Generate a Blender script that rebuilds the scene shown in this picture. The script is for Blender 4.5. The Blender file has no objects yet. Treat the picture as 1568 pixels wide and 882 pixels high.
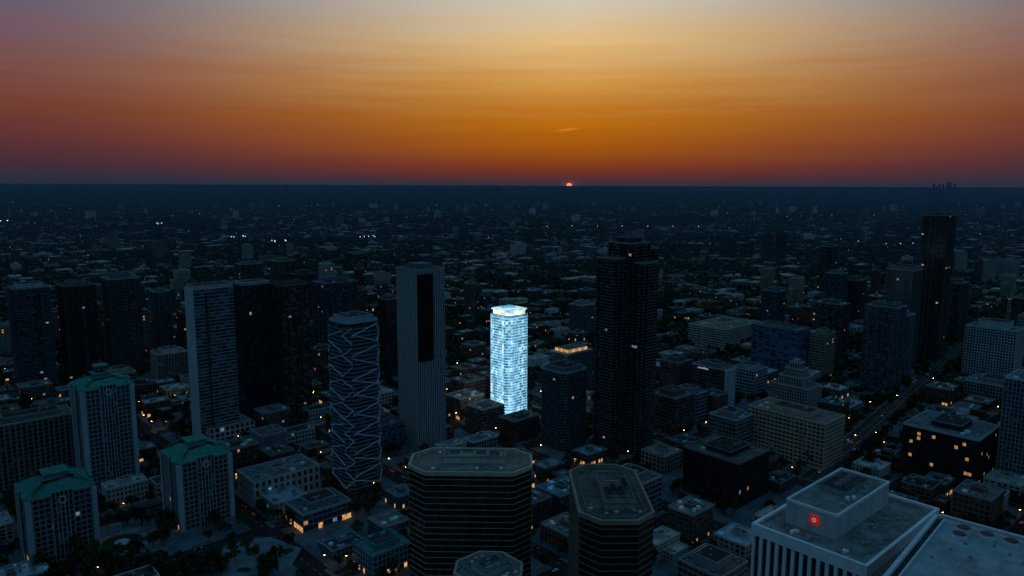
import bpy,math,random
import numpy as np
from mathutils import Vector,Matrix,Euler
random.seed(7); rng=np.random.default_rng(7)
sc=bpy.context.scene
sc.view_settings.view_transform='Standard'; sc.view_settings.look='None'; sc.view_settings.exposure=0
R42=math.radians(42)
E1=(math.cos(R42),math.sin(R42)); E2=(-math.sin(R42),math.cos(R42))
def pq2xy(p,q): return (p*E1[0]+q*E2[0], p*E1[1]+q*E2[1])
def xy2pq(x,y): return (x*E1[0]+y*E1[1], x*E2[0]+y*E2[1])
def s2l(c):
    return tuple(((v/255)/12.92 if v/255<=.04045 else ((v/255+.055)/1.055)**2.4) for v in c)+(1,)
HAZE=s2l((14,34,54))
# ---------------------------------------------------------------- materials
MATS={}
def painted_haze_nodes(nt,colsock,b,near=1400,scale=9500):  # painted aerial haze: base colour fades with distance from origin, blue emission replaces it
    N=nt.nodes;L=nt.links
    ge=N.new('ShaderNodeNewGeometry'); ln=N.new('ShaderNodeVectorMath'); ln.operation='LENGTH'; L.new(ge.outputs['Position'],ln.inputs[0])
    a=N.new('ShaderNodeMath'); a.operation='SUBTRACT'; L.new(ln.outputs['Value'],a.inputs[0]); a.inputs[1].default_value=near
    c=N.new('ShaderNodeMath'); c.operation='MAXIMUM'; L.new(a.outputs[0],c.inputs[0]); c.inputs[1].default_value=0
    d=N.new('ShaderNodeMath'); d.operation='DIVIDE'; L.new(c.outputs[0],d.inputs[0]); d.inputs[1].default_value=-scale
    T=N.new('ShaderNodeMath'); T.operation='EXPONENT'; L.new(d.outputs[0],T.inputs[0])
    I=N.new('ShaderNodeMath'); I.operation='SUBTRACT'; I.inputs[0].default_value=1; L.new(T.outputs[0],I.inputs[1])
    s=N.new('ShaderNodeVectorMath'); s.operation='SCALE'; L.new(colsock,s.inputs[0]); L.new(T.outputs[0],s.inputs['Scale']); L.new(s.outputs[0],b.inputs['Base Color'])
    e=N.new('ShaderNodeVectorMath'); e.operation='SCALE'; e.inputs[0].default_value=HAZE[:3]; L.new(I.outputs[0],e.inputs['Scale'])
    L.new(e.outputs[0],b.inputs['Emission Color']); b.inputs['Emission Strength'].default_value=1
def mat(name,col,rough=.9,spec=.2,var=.25,scale=.15,emit=None,es=0,metal=0,streak=False,haze=False,samp=False):
    m=bpy.data.materials.new(name); m.use_nodes=True; nt=m.node_tree; N=nt.nodes; L=nt.links
    if not samp: m.cycles.emission_sampling='NONE'
    b=N['Principled BSDF']; b.inputs['Roughness'].default_value=rough
    b.inputs['Specular IOR Level'].default_value=spec; b.inputs['Metallic'].default_value=metal
    tc=N.new('ShaderNodeTexCoord'); mp=N.new('ShaderNodeMapping'); L.new(tc.outputs['Object'],mp.inputs[0])
    if streak: mp.inputs['Scale'].default_value=(1,1,.12)
    n=N.new('ShaderNodeTexNoise'); n.inputs['Scale'].default_value=scale; n.inputs['Detail'].default_value=4
    n.inputs['Roughness'].default_value=.65
    L.new(mp.outputs[0],n.inputs['Vector'])
    oi=N.new('ShaderNodeObjectInfo')
    r=N.new('ShaderNodeMapRange'); r.inputs['From Min'].default_value=.3; r.inputs['From Max'].default_value=.7
    r.inputs['To Min'].default_value=1-var; r.inputs['To Max'].default_value=1+var
    L.new(n.outputs['Fac'],r.inputs['Value'])
    r2=N.new('ShaderNodeMapRange'); r2.inputs['To Min'].default_value=.65; r2.inputs['To Max'].default_value=1.25
    L.new(oi.outputs['Random'],r2.inputs['Value'])
    mu=N.new('ShaderNodeMath'); mu.operation='MULTIPLY'; L.new(r.outputs[0],mu.inputs[0]); L.new(r2.outputs[0],mu.inputs[1])
    vm=N.new('ShaderNodeVectorMath'); vm.operation='SCALE'; vm.inputs[0].default_value=col[:3]
    L.new(mu.outputs[0],vm.inputs['Scale'])
    # per-object warm/cool tint
    k=N.new('ShaderNodeMath'); k.operation='MULTIPLY'; L.new(oi.outputs['Random'],k.inputs[0]); k.inputs[1].default_value=7.3
    fr=N.new('ShaderNodeMath'); fr.operation='FRACT'; L.new(k.outputs[0],fr.inputs[0])
    tm=N.new('ShaderNodeMix'); tm.data_type='RGBA'; L.new(fr.outputs[0],tm.inputs[0]); tm.inputs[6].default_value=(1.3,1.0,.78,1); tm.inputs[7].default_value=(.95,1.02,1.04,1)
    tv=N.new('ShaderNodeVectorMath'); tv.operation='MULTIPLY'; L.new(vm.outputs[0],tv.inputs[0]); L.new(tm.outputs[2],tv.inputs[1])
    if haze: painted_haze_nodes(nt,tv.outputs[0],b)
    else: L.new(tv.outputs[0],b.inputs['Base Color'])
    if emit:
        vm2=N.new('ShaderNodeVectorMath'); vm2.operation='SCALE'; vm2.inputs[0].default_value=emit[:3]
        L.new(r.outputs[0],vm2.inputs['Scale'])
        L.new(vm2.outputs[0],b.inputs['Emission Color']); b.inputs['Emission Strength'].default_value=es
    MATS[name]=m; return m
mat('concrete_light',(.46,.455,.44),.9,.1,.2,.2,streak=True)
mat('concrete',(.25,.25,.245),.9,.1,.25,.2,streak=True)
mat('concrete_dark',(.11,.108,.105),.9,.1,.3,.2,streak=True)
mat('stone_beige',(.48,.41,.33),.9,.1,.2,.2,streak=True)
mat('brick',(.19,.105,.08),.9,.1,.3,.3)
mat('copper_green',(.055,.25,.18),.85,.1,.35,.25)
mat('dark_metal',(.026,.029,.033),.5,.3,.3,.3)
mat('white_metal',(.74,.73,.71),.8,.1,.12,.3)
mat('grey_metal',(.24,.245,.25),.7,.2,.3,.5)
mat('roof_gravel',(.2,.19,.175),1,0,.5,.12)
mat('roof_dark',(.065,.063,.06),1,0,.5,.12)
mat('roof_white',(.42,.42,.41),1,0,.35,.1)
mat('glass_dark',(.01,.014,.019),.16,.5,.4,.2)
mat('glass_mid',(.035,.052,.066),.22,.5,.4,.2)
mat('glass_blue',(.05,.15,.27),.2,.6,.4,.2)
mat('window_blind',(.14,.145,.14),.6,.3,.4,.5)
mat('bronze_panel',(.045,.032,.022),.45,.4,.3,.3)
mat('rail_glass',(.1,.135,.155),.3,.4,.4,.3)
mat('window_lit',(.3,.2,.1),.6,.2,.7,.9,emit=(1,.55,.2),es=.34)
mat('window_lit_cool',(.2,.25,.3),.6,.2,.7,.9,emit=(.5,.75,1),es=.2)
mat('shop_lit',(.3,.2,.1),.6,.2,.8,.5,emit=(1,.5,.16),es=.6,samp=True)
mat('lamp_warm',(.8,.6,.4),.6,.2,.1,1,emit=(1,.42,.1),es=60,samp=True)
mat('lamp_far_warm',(.8,.6,.4),.6,.2,.1,1,emit=(1,.55,.18),es=3)
mat('lamp_white',(.8,.8,.8),.6,.2,.1,1,emit=(.75,.88,1),es=3)
mat('head_light',(.8,.8,.8),.6,.2,.1,1,emit=(.85,.88,1),es=1.2)
mat('asphalt',(.052,.052,.053),.95,.05,.35,.05)
mat('paving',(.12,.12,.115),.95,.05,.45,.05)
mat('plaza_stone',(.2,.195,.185),.95,.05,.4,.1)
mat('road_paint',(.6,.6,.58),.9,.05,.3,.5)
mat('grass',(.035,.055,.022),1,0,.5,.06)
mat('foliage',(.048,.075,.03),1,0,.5,.25)
mat('foliage_dark',(.02,.034,.016),1,0,.5,.25)
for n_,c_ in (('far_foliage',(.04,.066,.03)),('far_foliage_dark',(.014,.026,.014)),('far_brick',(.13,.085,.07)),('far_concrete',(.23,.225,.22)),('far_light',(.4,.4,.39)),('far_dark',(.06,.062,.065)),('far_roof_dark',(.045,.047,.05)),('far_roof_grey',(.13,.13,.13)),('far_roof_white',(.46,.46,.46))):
    mat(n_,c_,1,0,.4,.01,haze=True)  # far surfaces carry the atmospheric haze as emission in their own material
mat('bark',(.07,.05,.035),1,0,.3,2)
mat('sign_red',(.6,.02,.015),.6,.2,.05,1,emit=(.8,.02,.01),es=.3)
mat('sign_white',(.7,.7,.7),.6,.2,.05,1,emit=(.8,.9,1),es=.3)
for n,c,s in (('glow_deep',(.02,.13,.26),.8),('glow_blue',(.08,.34,.58),.85),('glow_cyan',(.28,.65,.88),.9),('glow_white',(.72,.92,1),1.05),('glow_slab',(.5,.8,.95),.95),('glow_warm',(1,.72,.35),1.1)):
    mat(n,(.3,.35,.4),.5,.3,.55,.12,emit=c,es=s,samp=n in('glow_slab','glow_white'))
mat('car_white',(.6,.6,.6),.3,.5,.02); mat('car_dark',(.03,.03,.035),.3,.5,.02); mat('car_red',(.25,.03,.03),.3,.5,.02)
mat('tail_light',(.4,.02,.02),.5,.2,.02,emit=(1,.04,.02),es=.9); mat('tyre',(.02,.02,.02))
g=bpy.data.materials.new('ground_mat'); g.use_nodes=True; g.cycles.emission_sampling='NONE'; nt=g.node_tree; N=nt.nodes; L=nt.links
b=N['Principled BSDF']; b.inputs['Roughness'].default_value=1; b.inputs['Specular IOR Level'].default_value=0
ge=N.new('ShaderNodeNewGeometry'); mp=N.new('ShaderNodeMapping'); mp.inputs['Rotation'].default_value=(0,0,-R42)
L.new(ge.outputs['Position'],mp.inputs[0])
n1=N.new('ShaderNodeTexNoise'); n1.inputs['Scale'].default_value=.009; n1.inputs['Detail'].default_value=10; n1.inputs['Roughness'].default_value=.8
L.new(mp.outputs[0],n1.inputs['Vector'])
r1=N.new('ShaderNodeValToRGB'); e=r1.color_ramp.elements
e[0].position=.42; e[0].color=(.012,.02,.014,1); e[1].position=.76; e[1].color=(.17,.17,.17,1)
e2=r1.color_ramp.elements.new(.58); e2.color=(.03,.042,.034,1)
L.new(n1.outputs['Fac'],r1.inputs[0])
n2=N.new('ShaderNodeTexNoise'); n2.inputs['Scale'].default_value=.0008; n2.inputs['Detail'].default_value=6
L.new(mp.outputs[0],n2.inputs['Vector'])
r2=N.new('ShaderNodeMapRange'); r2.inputs['From Min'].default_value=.35; r2.inputs['From Max'].default_value=.65; r2.inputs['To Min'].default_value=.35; r2.inputs['To Max'].default_value=1.5
L.new(n2.outputs['Fac'],r2.inputs[0])
vm=N.new('ShaderNodeVectorMath'); vm.operation='SCALE'; L.new(r1.outputs[0],vm.inputs[0]); L.new(r2.outputs[0],vm.inputs['Scale'])
painted_haze_nodes(nt,vm.outputs[0],b)  # distant haze is painted into the ground colour and emission, no real atmosphere
MATS['ground_mat']=g
# ---------------------------------------------------------------- mesh builder
class MB:
    def __init__(s): s.v=[];s.f=[];s.m=[];s.mats=[]
    def mi(s,n):
        if n not in s.mats: s.mats.append(n)
        return s.mats.index(n)
    def face(s,pts,m):
        k=len(s.v); s.v.extend(pts); s.f.append(tuple(range(k,k+len(pts)))); s.m.append(s.mi(m))
    def prism(s,poly,z0,z1,m,mtop=None,bottom=True):
        k=len(s.v); n=len(poly)
        s.v.extend([(x,y,z0) for x,y in poly]); s.v.extend([(x,y,z1) for x,y in poly])
        i=s.mi(m)
        for a in range(n):
            c=(a+1)%n; s.f.append((k+a,k+c,k+n+c,k+n+a)); s.m.append(i)
        s.f.append(tuple(range(k+n,k+2*n))); s.m.append(s.mi(mtop or m))
        if bottom: s.f.append(tuple(range(k+n-1,k-1,-1))); s.m.append(i)
    def box(s,cx,cy,wx,wy,z0,z1,m,mtop=None,rot=0):
        c,q=math.cos(rot),math.sin(rot)
        s.prism([(cx+x*c-y*q,cy+x*q+y*c) for x,y in ((-wx/2,-wy/2),(wx/2,-wy/2),(wx/2,wy/2),(-wx/2,wy/2))],z0,z1,m,mtop)
    def ring(s,po,pi,z0,z1,m):
        n=len(po)
        for a in range(n):
            c=(a+1)%n
            s.face([(*po[a],z0),(*po[c],z0),(*po[c],z1),(*po[a],z1)],m)
            s.face([(*pi[c],z0),(*pi[a],z0),(*pi[a],z1),(*pi[c],z1)],m)
            s.face([(*po[a],z1),(*po[c],z1),(*pi[c],z1),(*pi[a],z1)],m)
    def cyl(s,cx,cy,r,z0,z1,m,n=10,mtop=None):
        s.prism([(cx+r*math.cos(6.2832*i/n),cy+r*math.sin(6.2832*i/n)) for i in range(n)],z0,z1,m,mtop)
    def beam(s,a,b_,t,m):
        a=Vector(a);b_=Vector(b_);d=(b_-a).normalized();u=d.cross(Vector((0,0,1)))
        if u.length<.01:u=Vector((1,0,0))
        u.normalize();w=d.cross(u); k=len(s.v)
        for p in (a,b_):
            for i,j in ((-1,-1),(1,-1),(1,1),(-1,1)): s.v.append(tuple(p+u*i*t/2+w*j*t/2))
        i=s.mi(m)
        for f in ((0,1,2,3),(7,6,5,4),(0,4,5,1),(1,5,6,2),(2,6,7,3),(3,7,4,0)): s.f.append(tuple(k+x for x in f)); s.m.append(i)
    def mesh(s,name):
        me=bpy.data.meshes.new(name); me.from_pydata(s.v,[],s.f)
        for n in s.mats: me.materials.append(MATS[n])
        me.polygons.foreach_set('material_index',s.m); me.update(); return me
    def obj(s,name,loc=(0,0,0),rot=0):
        return place(s.mesh(name),name,loc,rot)
def place(me,name,loc,rot=0,scale=(1,1,1)):
    o=bpy.data.objects.new(name,me); o.location=loc; o.rotation_euler=(0,0,rot); o.scale=scale
    sc.collection.objects.link(o); return o
def offset(poly,d):
    n=len(poly);out=[]
    for i in range(n):
        a=Vector(poly[i-1]);b=Vector(poly[i]);c=Vector(poly[(i+1)%n])
        d1=(b-a).normalized();d2=(c-b).normalized()
        n1=Vector((d1.y,-d1.x));n2=Vector((d2.y,-d2.x))
        m=(n1+n2); m=m/(m.length_squared/2 if m.length_squared>.1 else 1)
        out.append(tuple(b+m*d))
    return out
def rect(w,d,ch=0,cx=0,cy=0):
    x,y=w/2,d/2
    if ch<=0: p=[(-x,-y),(x,-y),(x,y),(-x,y)]
    else: p=[(-x+ch,-y),(x-ch,-y),(x,-y+ch),(x,y-ch),(x-ch,y),(-x+ch,y),(-x,y-ch),(-x,-y+ch)]
    return [(a+cx,b_+cy) for a,b_ in p]
LITK=.32
def facade(M,poly,z0,z1,fh=3.6,wall='concrete',core='glass_dark',slab=(.25,.7),pier=(3.2,.5,.3),
           panes=('glass_dark','glass_mid','window_blind'),pw=(6,3,1),lit=.01,litm=('window_lit','window_lit','window_lit_cool'),balc=0,rail='rail_glass',roof='roof_gravel',base=0,rnd=random,colw=None,shop=0):
    lit=lit*LITK
    M.prism(poly,z0,z1,core,roof)
    nf=max(1,int((z1-z0-base)/fh)); fh=(z1-z0-base)/nf
    n=len(poly)
    if slab:
        po=offset(poly,slab[0])
        for k in range(nf):
            z=z0+base+k*fh
            M.prism(po,z,z+slab[1],wall)
    for i in range(n):
        a=Vector(poly[i]);b_=Vector(poly[(i+1)%n]);L_=(b_-a).length
        if L_<1.5: continue
        d=(b_-a)/L_; nn=Vector((d.y,-d.x)); nb=max(1,round(L_/pier[0])); sp=L_/nb
        def eb(s0,s1,d0,d1,za,zb,m):
            p=[a+d*s0+nn*d1,a+d*s1+nn*d1,a+d*s1+nn*d0,a+d*s0+nn*d0]
            M.prism([tuple(q) for q in p],za,zb,m)
        if pier[1]>0:
            for j in range(nb+1):
                s=j*sp; s0=max(.02,s-pier[1]/2); s1=min(L_-.02,s+pier[1]/2)
                eb(s0,s1,-.05,pier[2],z0+.01,z1-.02,pier[3] if len(pier)>3 else wall)
        st=slab[1] if slab else 0
        if panes:
            cw=[rnd.choice(colw) if colw else pw for _ in range(nb)]
            for k in range(nf):
                za=z0+base+k*fh+(st if k or not shop else .3)+.1; zb=z0+base+(k+1)*fh-.08
                rowlit = rnd.random()<lit*.8
                for j in range(nb):
                    r=rnd.random()
                    if k==0 and shop and rnd.random()<shop: m='shop_lit'
                    elif r<lit or (rowlit and r<.35): m=rnd.choice(litm)
                    else: m=rnd.choices(panes,cw[j])[0]
                    dd_=.04 if m!='shop_lit' else (slab[0] if slab else 0)+.05
                    p=a+d*(j*sp+.12)+nn*dd_; q=a+d*((j+1)*sp-.12)+nn*dd_
                    M.face([(p.x,p.y,za),(q.x,q.y,za),(q.x,q.y,zb),(p.x,p.y,zb)],m)
        if balc and L_>6:
            pat=[rnd.random()<balc for _ in range(nb)]
            for j in range(nb):
                if not pat[j]: continue
                for k in range(1,nf):
                    z=z0+base+k*fh+.01
                    if rnd.random()<.06: continue
                    eb(j*sp+.1,(j+1)*sp-.1,slab[0] if slab else 0,1.7,z,z+.22,wall)
                    eb(j*sp+.1,(j+1)*sp-.1,1.6,1.68,z+.24,z+1.25,rail)
LIGHTER={'concrete_dark':'concrete','concrete':'concrete_light','dark_metal':'concrete','brick':'concrete','bronze_panel':'concrete'}
def rooftop(M,poly,z,wall='concrete',ph=(.5,.5,5),units=5,par=1.2,rnd=random,phm=None,cx=0,cy=0,roofm='roof_dark'):
    M.ring(offset(poly,.35),offset(poly,-.35),z-.6,z+par,LIGHTER.get(wall,wall))
    xs=[p[0] for p in poly];ys=[p[1] for p in poly];w=max(xs)-min(xs);d=max(ys)-min(ys);mx_=(max(xs)+min(xs))/2;my=(max(ys)+min(ys))/2
    if ph:
        px,py=mx_+cx*w,my+cy*d
        M.box(px,py,w*ph[0],d*ph[1],z+.02,z+ph[2],phm or wall,roofm)
        M.ring(rect(w*ph[0]+.5,d*ph[1]+.5,0,px,py),rect(w*ph[0]-.5,d*ph[1]-.5,0,px,py),z+ph[2]-.4,z+ph[2]+.5,LIGHTER.get(phm or wall,phm or wall))
        for _ in range(3):
            M.cyl(px+rnd.uniform(-.35,.35)*w*ph[0],py+rnd.uniform(-.35,.35)*d*ph[1],rnd.uniform(.8,1.6),z+ph[2]+.02,z+ph[2]+rnd.uniform(1,2.2),'grey_metal')
    for _ in range(units):
        for t in range(8):
            ux=mx_+rnd.uniform(-.4,.4)*w;uy=my+rnd.uniform(-.4,.4)*d
            if not ph or abs(ux-px)>w*ph[0]/2+2.6 or abs(uy-py)>d*ph[1]/2+2.6: 
                if rnd.random()<.7:
                    M.box(ux,uy,rnd.uniform(1.5,4),rnd.uniform(1.5,4),z+.02,z+rnd.uniform(.9,2.4),rnd.choice(['grey_metal','white_metal','concrete']))
                else: M.cyl(ux,uy,rnd.uniform(.5,1.3),z+.02,z+rnd.uniform(.8,2),'grey_metal')
                break
FOOT=[]
def reg(x,y,w,d,rot=R42):
    p,q=xy2pq(x,y)
    if abs(rot-R42)>.2: w=d=max(w,d)*1.1
    FOOT.append((p,q,w/2,d/2))
BZ=.14
def tower(name,x,y,w,d,h,style,ch=0,rot=R42,ph=(.55,.55,5),units=5,wall_r=None,phm=None):
    reg(x,y,w,d,rot)
    M=MB(); p=rect(w,d,ch); facade(M,p,0,h,**style)
    rooftop(M,p,h,wall_r or style.get('wall','concrete'),ph,units,phm=phm)
    return M.obj(name,(x,y,BZ),rot)
darkglass=dict(fh=3.6,wall='dark_metal',slab=(.12,.6),pier=(2.4,.15,.2),panes=('glass_dark','glass_mid'),pw=(4,2),lit=.006)
condo=dict(fh=3,wall='concrete_dark',slab=(.3,.35),pier=(3.5,.4,.35),balc=.55,lit=.008,panes=('glass_dark','glass_mid','window_blind'),pw=(6,3,1))
condol={**condo,'wall':'concrete'}
condoll={**condo,'wall':'concrete_light'}
office=dict(fh=3.8,wall='concrete',slab=(.3,1.5),pier=(4,.5,.35),lit=.006)
beige=dict(fh=3.7,wall='stone_beige',slab=(.3,1.7),pier=(4.2,.9,.5),lit=.004)
grid=dict(fh=3.7,wall='concrete',slab=(.2,1.1),pier=(3.4,.9,.4),lit=.008,panes=('glass_dark','glass_mid'),pw=(6,1))
ribs=dict(fh=3.6,wall='concrete_light',slab=(.05,1),pier=(3,.8,.8),lit=.006)
bluegl=dict(fh=3.4,wall='grey_metal',slab=(.15,.5),pier=(3,.2,.2),panes=('glass_blue','glass_mid','glass_dark'),pw=(4,2,2),lit=.01)
lightbands=dict(fh=3.4,wall='concrete_light',slab=(.3,.5),pier=(5,.15,.1,'grey_metal'),lit=.004,panes=('glass_mid','glass_blue'),pw=(4,2))
# ---- left
tower('condo_tower',-595,900,38,38,131,{**condo,'balc':.7},ph=(.7,.6,5),phm='concrete_light')
tower('condo_tower',-563,945,37,34,128,{**condo,'balc':.3,'panes':('glass_dark','glass_mid'),'pw':(5,2)},phm='concrete')
tower('condo_tower',-526,985,38,38,132,condol,ph=(.6,.5,6))
tower('condo_tower',-529,1100,23,23,97,condo,ph=(.5,.5,3))
o=tower('office_tower',-302,730,38,24,156,lightbands,ph=(.96,.9,3),wall_r='concrete_light',phm='concrete_light')
M=MB(); M.box(-19.9,0,1.1,23,0,156,'concrete_light'); M.box(-8,-12.95,1.2,.9,0,150,'dark_metal')
facade(M,rect(46,34,0,8,-4),0,16,fh=5,wall='concrete_light',slab=(.3,1.6),pier=(5,1.4,.5),lit=.05)
c=M.obj('end_wall_and_podium'); c.parent=o
tower('glass_office_tower',-283,795,31,24,151,{**darkglass,'wall':'dark_metal'},ph=(.9,.9,2.5),phm='concrete')
tower('condo_tower',-243,800,31,26,150,{**condo,'balc':.4,'panes':('glass_dark','window_blind','glass_mid'),'pw':(6,2.6,2)},ph=(.9,.8,2.5))
tower('slab_apartment_block',-278,1150,58,39,106,condo)
tower('apartment_tower',-537,1500,45,30,95,condol)
tower('apartment_tower',-437,1400,36,36,112,condo)
tower('apartment_tower',-380,1330,40,26,96,condo)
tower('apartment_tower',-640,1230,34,26,90,condol)
tower('apartment_tower',-200,1500,40,26,70,condol)
tower('apartment_tower',-700,1060,30,30,88,condo)
tower('apartment_tower',-430,1110,34,26,84,condol)
tower('apartment_tower',-350,1010,26,26,92,condo)
tower('glass_office_tower',-166,980,20,20,106,darkglass,units=2,ph=(.6,.6,3))
tower('apartment_block',-451,950,37,30,39,condoll)
tower('apartment_block',-480,880,30,30,30,condoll)
tower('windowless_exchange_building',-235,690,25,25,21,dict(fh=20,wall='concrete_light',core='concrete',slab=(.1,.5),pier=(25,.5,.2),panes=None),ph=(.3,.3,3))
tower('ribbed_office_block',-421,625,60,32,56,{**ribs,'wall':'concrete','pier':(4,1.4,1)},ph=(.7,.5,4))
tower('white_lowrise_building',-196,595,57,34,21,dict(fh=6,wall='concrete_light',core='concrete_light',slab=(.2,2.2),pier=(5,2.6,.4),lit=.02,shop=.15),ph=(.2,.2,3),units=22)
tower('lowrise_shop_building',-150,545,40,30,14,{**office,'lit':.1,'shop':.6},units=12)
def copper(x,y,w,h,rh,crown):
    reg(x,y,w,w); M=MB()
    facade(M,rect(w,w,3.5),0,h,**{**grid,'shop':.3})
    for i in range(4):
        a=i*math.pi/2; c,s_=math.cos(a),math.sin(a)
        dist=w/2+.9
        cx,cy=dist*s_,-dist*c
        ww=(w*.3,1.6) if i%2==0 else (1.6,w*.3)
        facade(M,rect(ww[0],ww[1],0,cx,cy),0,h+3,fh=3.7,wall='concrete',slab=(.2,.5),pier=(2.4,.5,.3,'concrete_light'),lit=.01,roof='copper_green')
    for sx in (-1,1):
        for sy in (-1,1):
            M.box(sx*(w/2-1.2),sy*(w/2-1.2),3.4,3.4,0,h-.2,'concrete_light')
    p=offset(rect(w,w,3.5),.9)
    M.prism(p,h+.02,h+1.2,'concrete')
    q=offset(rect(w,w,3.5),-w*.27)
    n=len(p)
    for i in range(n):
        j=(i+1)%n; M.face([(*p[i],h+1.22),(*p[j],h+1.22),(*q[j],h+rh),(*q[i],h+rh)],'copper_green')
    M.face([(*a,h+rh) for a in q],'copper_green')
    for i in range(n):
        M.beam((*p[i],h+1.4),(*q[i],h+rh+.2),.35,'copper_green')
    c=w*.2
    M.box(0,0,c*1.6,c*1.6,h+rh+.01,h+rh+3,'concrete'); M.box(0,0,c*1.9,c*1.9,h+rh+3.01,h+rh+3.6,'copper_green')
    if crown:
        facade(M,rect(c*1.1,c*1.1,1),h+rh+3.6,h+rh+9,fh=2.5,wall='concrete',slab=(.1,.4),pier=(2,.4,.2)); M.prism(rect(c*1.4,c*1.4,1),h+rh+9.01,h+rh+9.8,'copper_green')
        M.cyl(0,0,.3,h+rh+9.8,h+rh+14,'grey_metal',6)
    for k in range(16):
        a0=k*math.pi/8;a1=a0+math.pi/8
        M.beam((2.4*math.cos(a0),-w/2-2.15,h-3+2.4*math.sin(a0)),(2.4*math.cos(a1),-w/2-2.15,h-3+2.4*math.sin(a1)),.5,'white_metal')
    M.obj('copper_roofed_office_building',(x,y,BZ),R42)
copper(-354,620,40,87,7,True); copper(-324,500,42,46,8,False); copper(-245,550,40,52,8,False)
def twist(x,y,w,h):
    reg(x,y,w,w); M=MB(); p=rect(w,w,5)
    facade(M,p,0,h,fh=3.3,wall='concrete_dark',slab=(.5,.35),pier=(3.5,.2,.2),balc=0,lit=.01)
    nf=int(h/3.3)
    po=offset(p,1.35)
    for i in range(len(po)):
        a=po[i];c=po[(i+1)%len(po)]
        k=0;z=8
        while z<h-9:
            up=5.5+2.5*random.random()
            if (k+i)%2: M.beam((*a,z),(*c,z+up),.65,'white_metal')
            else: M.beam((*a,z+up),(*c,z),.65,'white_metal')
            z+=random.choice([6.6,9.9,9.9]);k+=1
    for k in range(2,nf): M.ring(offset(p,1.05),offset(p,.6),k*3.3,k*3.3+.9,'concrete')
    rooftop(M,p,h,'concrete_light',(.75,.7,4),3)
    M.obj('diagonal_braced_condo_tower',(x,y,BZ),R42)
twist(-132,605,32,147)
def ribtower(x,y,w,h):
    reg(x,y,w,w); M=MB(); p=rect(w,w,0)
    facade(M,p,0,h,fh=3.8,wall='concrete',core='glass_mid',slab=(.05,.4),pier=(2.2,.85,.6,'white_metal'),panes=('glass_mid','glass_dark','glass_blue'),pw=(3,2,3),lit=.003)
    facade(M,rect(w*.55,1.2,0,-w*.2,-w/2-.8),h*.5,h-3,fh=3.8,wall='dark_metal',slab=(.03,.3),pier=(2,.1,.08),panes=('glass_dark',),pw=(1,),lit=.01)
    M.ring(offset(p,.7),offset(p,-.2),h-1,h+2,'concrete_light')
    M.box(0,0,w*.5,w*.5,h+.02,h+6,'concrete'); M.box(w*.25,w*.2,5,5,h+.03,h+4,'grey_metal')
    facade(M,rect(w*1.2,w*1.0,0,w*.2,-w*.0),0,14,fh=4.6,wall='concrete',slab=(.3,1),pier=(4,.5,.4),lit=.03)
    M.obj('ribbed_skyscraper',(x,y,BZ),R42)
ribtower(-90,720,33,176)
def glow(x,y,w,h):
    reg(x,y,w,w); M=MB(); p=rect(w,w,4)
    cws=[(6,4,.6,.05),(3,6,2,.2),(1,5,5,.6),(.6,2,5,2.2),(6,3,.5,.05)]
    facade(M,p,0,h,fh=3,wall='glow_slab',core='glow_deep',slab=(.4,.55),pier=(2.6,.25,.3,'glow_blue'),panes=('glow_deep','glow_blue','glow_cyan','glow_white'),pw=(3,5,4,2.4),lit=0,balc=.4,rail='glow_cyan',roof='roof_gravel',colw=cws)
    facade(M,rect(w*.85,w*.85,3),h+.02,h+5,fh=5,wall='glow_white',core='glow_warm',slab=(.2,.5),pier=(3,.5,.3),panes=('glow_warm','glow_white'),pw=(3,1),lit=0,roof='roof_gravel')
    M.prism(rect(w*.95,w*.95,3),h+5.02,h+5.9,'glow_slab'); M.box(0,2,w*.4,w*.3,h+5.92,h+8,'glow_blue')
    for _ in range(5): M.box(random.uniform(-10,10),random.uniform(-10,10),2,2,h+5.93,h+7.2,'glow_cyan')
    M.obj('illuminated_condo_tower',(x,y,BZ),R42)
glow(-3,800,32,118)
tower('apartment_block',-28,760,30,26,26,condol,ph=(.4,.4,3)); tower('apartment_block',8,735,34,22,22,condol,ph=(.4,.4,3))
tower('condo_block',52,715,35,34,78,{**condol,'wall':'concrete'},ch=4,ph=(.7,.7,4))
o=tower('condo_block',74,900,44,29,54,condol,ph=None)
M=MB(); facade(M,rect(34,22),0,4.5,fh=4.5,wall='concrete_light',core='window_lit',slab=(.3,.5),pier=(3,.3,.2),panes=('shop_lit','window_lit'),pw=(2,2),lit=0); ob=M.obj('lit_penthouse',(0,0,54.02)); ob.parent=o
def centre(x,y):
    reg(x,y,48,48); M=MB()
    st=dict(fh=3,wall='concrete_dark',slab=(.3,.3),pier=(3,.25,.3,'dark_metal'),balc=.5,lit=.008,panes=('glass_dark','glass_mid','window_blind'),pw=(6,3,.4),rail='rail_glass')
    facade(M,rect(28,28,0,0,0),0,204,**st); rooftop(M,rect(28,28),204,'dark_metal',(.6,.6,5),2)
    facade(M,rect(14,24,0,-21.05,4),0,190,**st); rooftop(M,rect(14,24,0,-21.05,4),190,'dark_metal',None,2)
    facade(M,rect(12,26,0,20.05,-2),0,198,**st); rooftop(M,rect(12,26,0,20.05,-2),198,'dark_metal',(.6,.5,3),1)
    facade(M,rect(24,10,0,2,-19.05),0,186,**st); rooftop(M,rect(24,10,0,2,-19.05),186,'dark_metal',None,2)
    M.box(-2,-4,12,.5,204.5,210,'dark_metal'); M.box(-2,-4.4,6,.2,206,207.2,'window_lit')
    M.obj('dark_condo_skyscraper',(x,y,BZ),R42)
centre(112,705)
tower('apartment_tower',120,1250,30,30,55,condol)
tower('office_block',201,880,27,27,47,{**office,'wall':'concrete_dark'})
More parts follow.
